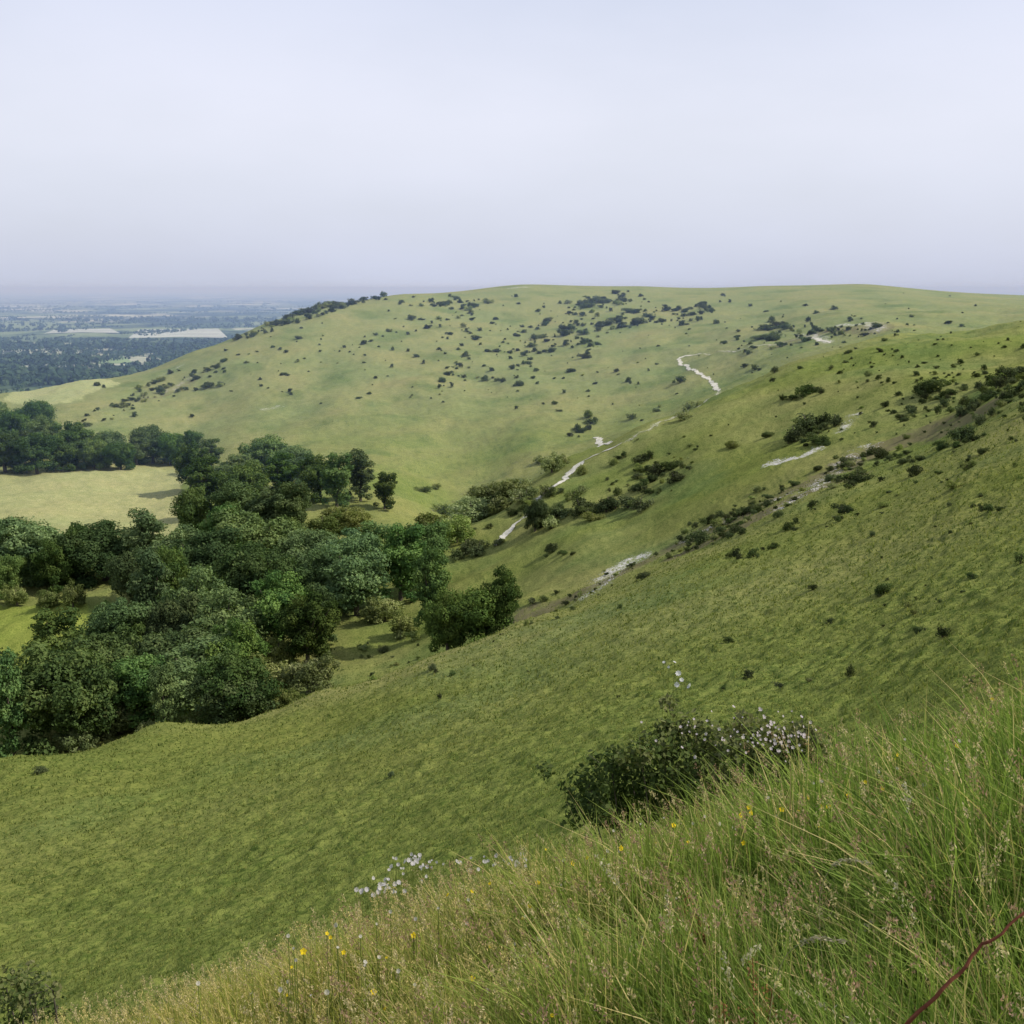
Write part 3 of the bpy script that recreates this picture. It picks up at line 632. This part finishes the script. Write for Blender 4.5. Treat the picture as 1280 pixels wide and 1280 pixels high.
flowers('dog_daisies',[(830,828,8.6),(843,828,8.6),(836,834,8.6),(848,842,8.6),(846,856,8.6),(862,858,8.6),(852,850,8.6)],(.70,.68,.70),.026,8)
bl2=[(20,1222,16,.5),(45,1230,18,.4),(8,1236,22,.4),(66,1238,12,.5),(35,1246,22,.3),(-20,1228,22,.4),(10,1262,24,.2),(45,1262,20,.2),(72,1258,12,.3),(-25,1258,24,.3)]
bigbush('low_briar',bl2,6.3,.018,9500,.05)

# ------------------------------------------------------------------ atmosphere over the valley and vale
bpy.ops.mesh.primitive_cube_add(size=1); hz=bpy.context.object; hz.name='haze_air'
hz.scale=(60000,45000,172); hz.location=(0,45000/2+330,-160+86)
mh=bpy.data.materials.new('summer_haze'); N=NT(mh)
vsn=N.n('ShaderNodeVolumeScatter',{'Color':(.42,.60,1.0,1),'Density':2.2e-4,'Anisotropy':0.0})
vab=N.n('ShaderNodeVolumeAbsorption',{'Color':(.42,.34,.60,1),'Density':.7e-4})
N.n('ShaderNodeOutputMaterial',{'Volume':N.n('ShaderNodeAddShader',{0:vsn.outputs[0],1:vab.outputs[0]}).outputs[0]}); hz.data.materials.append(mh)

wld=bpy.data.worlds.new('World'); scene.world=wld; wld.use_nodes=True
nt=wld.node_tree; nt.nodes.clear()
S=Vector((.77,-.08,.73)).normalized(); el=math.asin(S.z); az=math.atan2(S.x,S.y)
sk=nt.nodes.new('ShaderNodeTexSky'); sk.sky_type='NISHITA'; sk.sun_disc=False; sk.sun_elevation=el; sk.sun_rotation=az; sk.dust_density=2; sk.air_density=1.2
tc=nt.nodes.new('ShaderNodeTexCoord'); mp=nt.nodes.new('ShaderNodeMapping'); mp.inputs['Scale'].default_value=(1,1,2.6); nt.links.new(tc.outputs['Generated'],mp.inputs[0])
no=nt.nodes.new('ShaderNodeTexNoise'); no.inputs['Scale'].default_value=1.8; no.inputs['Detail'].default_value=7; nt.links.new(mp.outputs[0],no.inputs['Vector'])
mr=nt.nodes.new('ShaderNodeMapRange'); mr.inputs[1].default_value=.32; mr.inputs[2].default_value=.68; mr.inputs[3].default_value=.74; mr.inputs[4].default_value=.97; nt.links.new(no.outputs['Fac'],mr.inputs[0])
sx=nt.nodes.new('ShaderNodeSeparateXYZ'); nt.links.new(tc.outputs['Generated'],sx.inputs[0])
m2=nt.nodes.new('ShaderNodeMapRange'); m2.inputs[1].default_value=-.06; m2.inputs[2].default_value=.14; m2.interpolation_type='SMOOTHSTEP'; nt.links.new(sx.outputs[2],m2.inputs[0])
cm_=nt.nodes.new('ShaderNodeMix'); cm_.data_type='RGBA'; nt.links.new(m2.outputs[0],cm_.inputs[0]); cm_.inputs[6].default_value=(6.1,6.7,8.7,1); cm_.inputs[7].default_value=(8.4,8.65,9.9,1)
m3=nt.nodes.new('ShaderNodeMapRange'); m3.inputs[1].default_value=.12; m3.inputs[2].default_value=.36; m3.interpolation_type='SMOOTHSTEP'; nt.links.new(sx.outputs[2],m3.inputs[0])
cm2=nt.nodes.new('ShaderNodeMix'); cm2.data_type='RGBA'; nt.links.new(m3.outputs[0],cm2.inputs[0]); nt.links.new(cm_.outputs[2],cm2.inputs[6]); cm2.inputs[7].default_value=(6.5,7.2,9.2,1)
mx=nt.nodes.new('ShaderNodeMix'); mx.data_type='RGBA'; nt.links.new(mr.outputs[0],mx.inputs[0]); nt.links.new(sk.outputs[0],mx.inputs[6]); nt.links.new(cm2.outputs[2],mx.inputs[7])
bg=nt.nodes.new('ShaderNodeBackground'); bg.inputs[1].default_value=.1; nt.links.new(mx.outputs[2],bg.inputs[0])
ow=nt.nodes.new('ShaderNodeOutputWorld'); nt.links.new(bg.outputs[0],ow.inputs[0])
sl=bpy.data.lights.new('sun','SUN'); sl.energy=5.0; sl.angle=math.radians(.6); sl.color=(1,.94,.82)
so=bpy.data.objects.new('sun',sl); scene.collection.objects.link(so); so.rotation_euler=S.to_track_quat('Z','Y').to_euler()
cam=bpy.data.cameras.new('camera'); cam.sensor_width=36; cam.lens=36*F/1280; cam.clip_start=.05; cam.clip_end=100000
co=bpy.data.objects.new('camera',cam); scene.collection.objects.link(co); co.location=(0,0,0); co.rotation_euler=(math.pi/2-PITCH,0,0); scene.camera=co
scene.view_settings.view_transform='Standard'; scene.view_settings.look='None'; scene.view_settings.exposure=0
print('verts',len(terrain.data.vertices),'trees',len(placed),'scrub',len(scrub.children),'vale',m_)
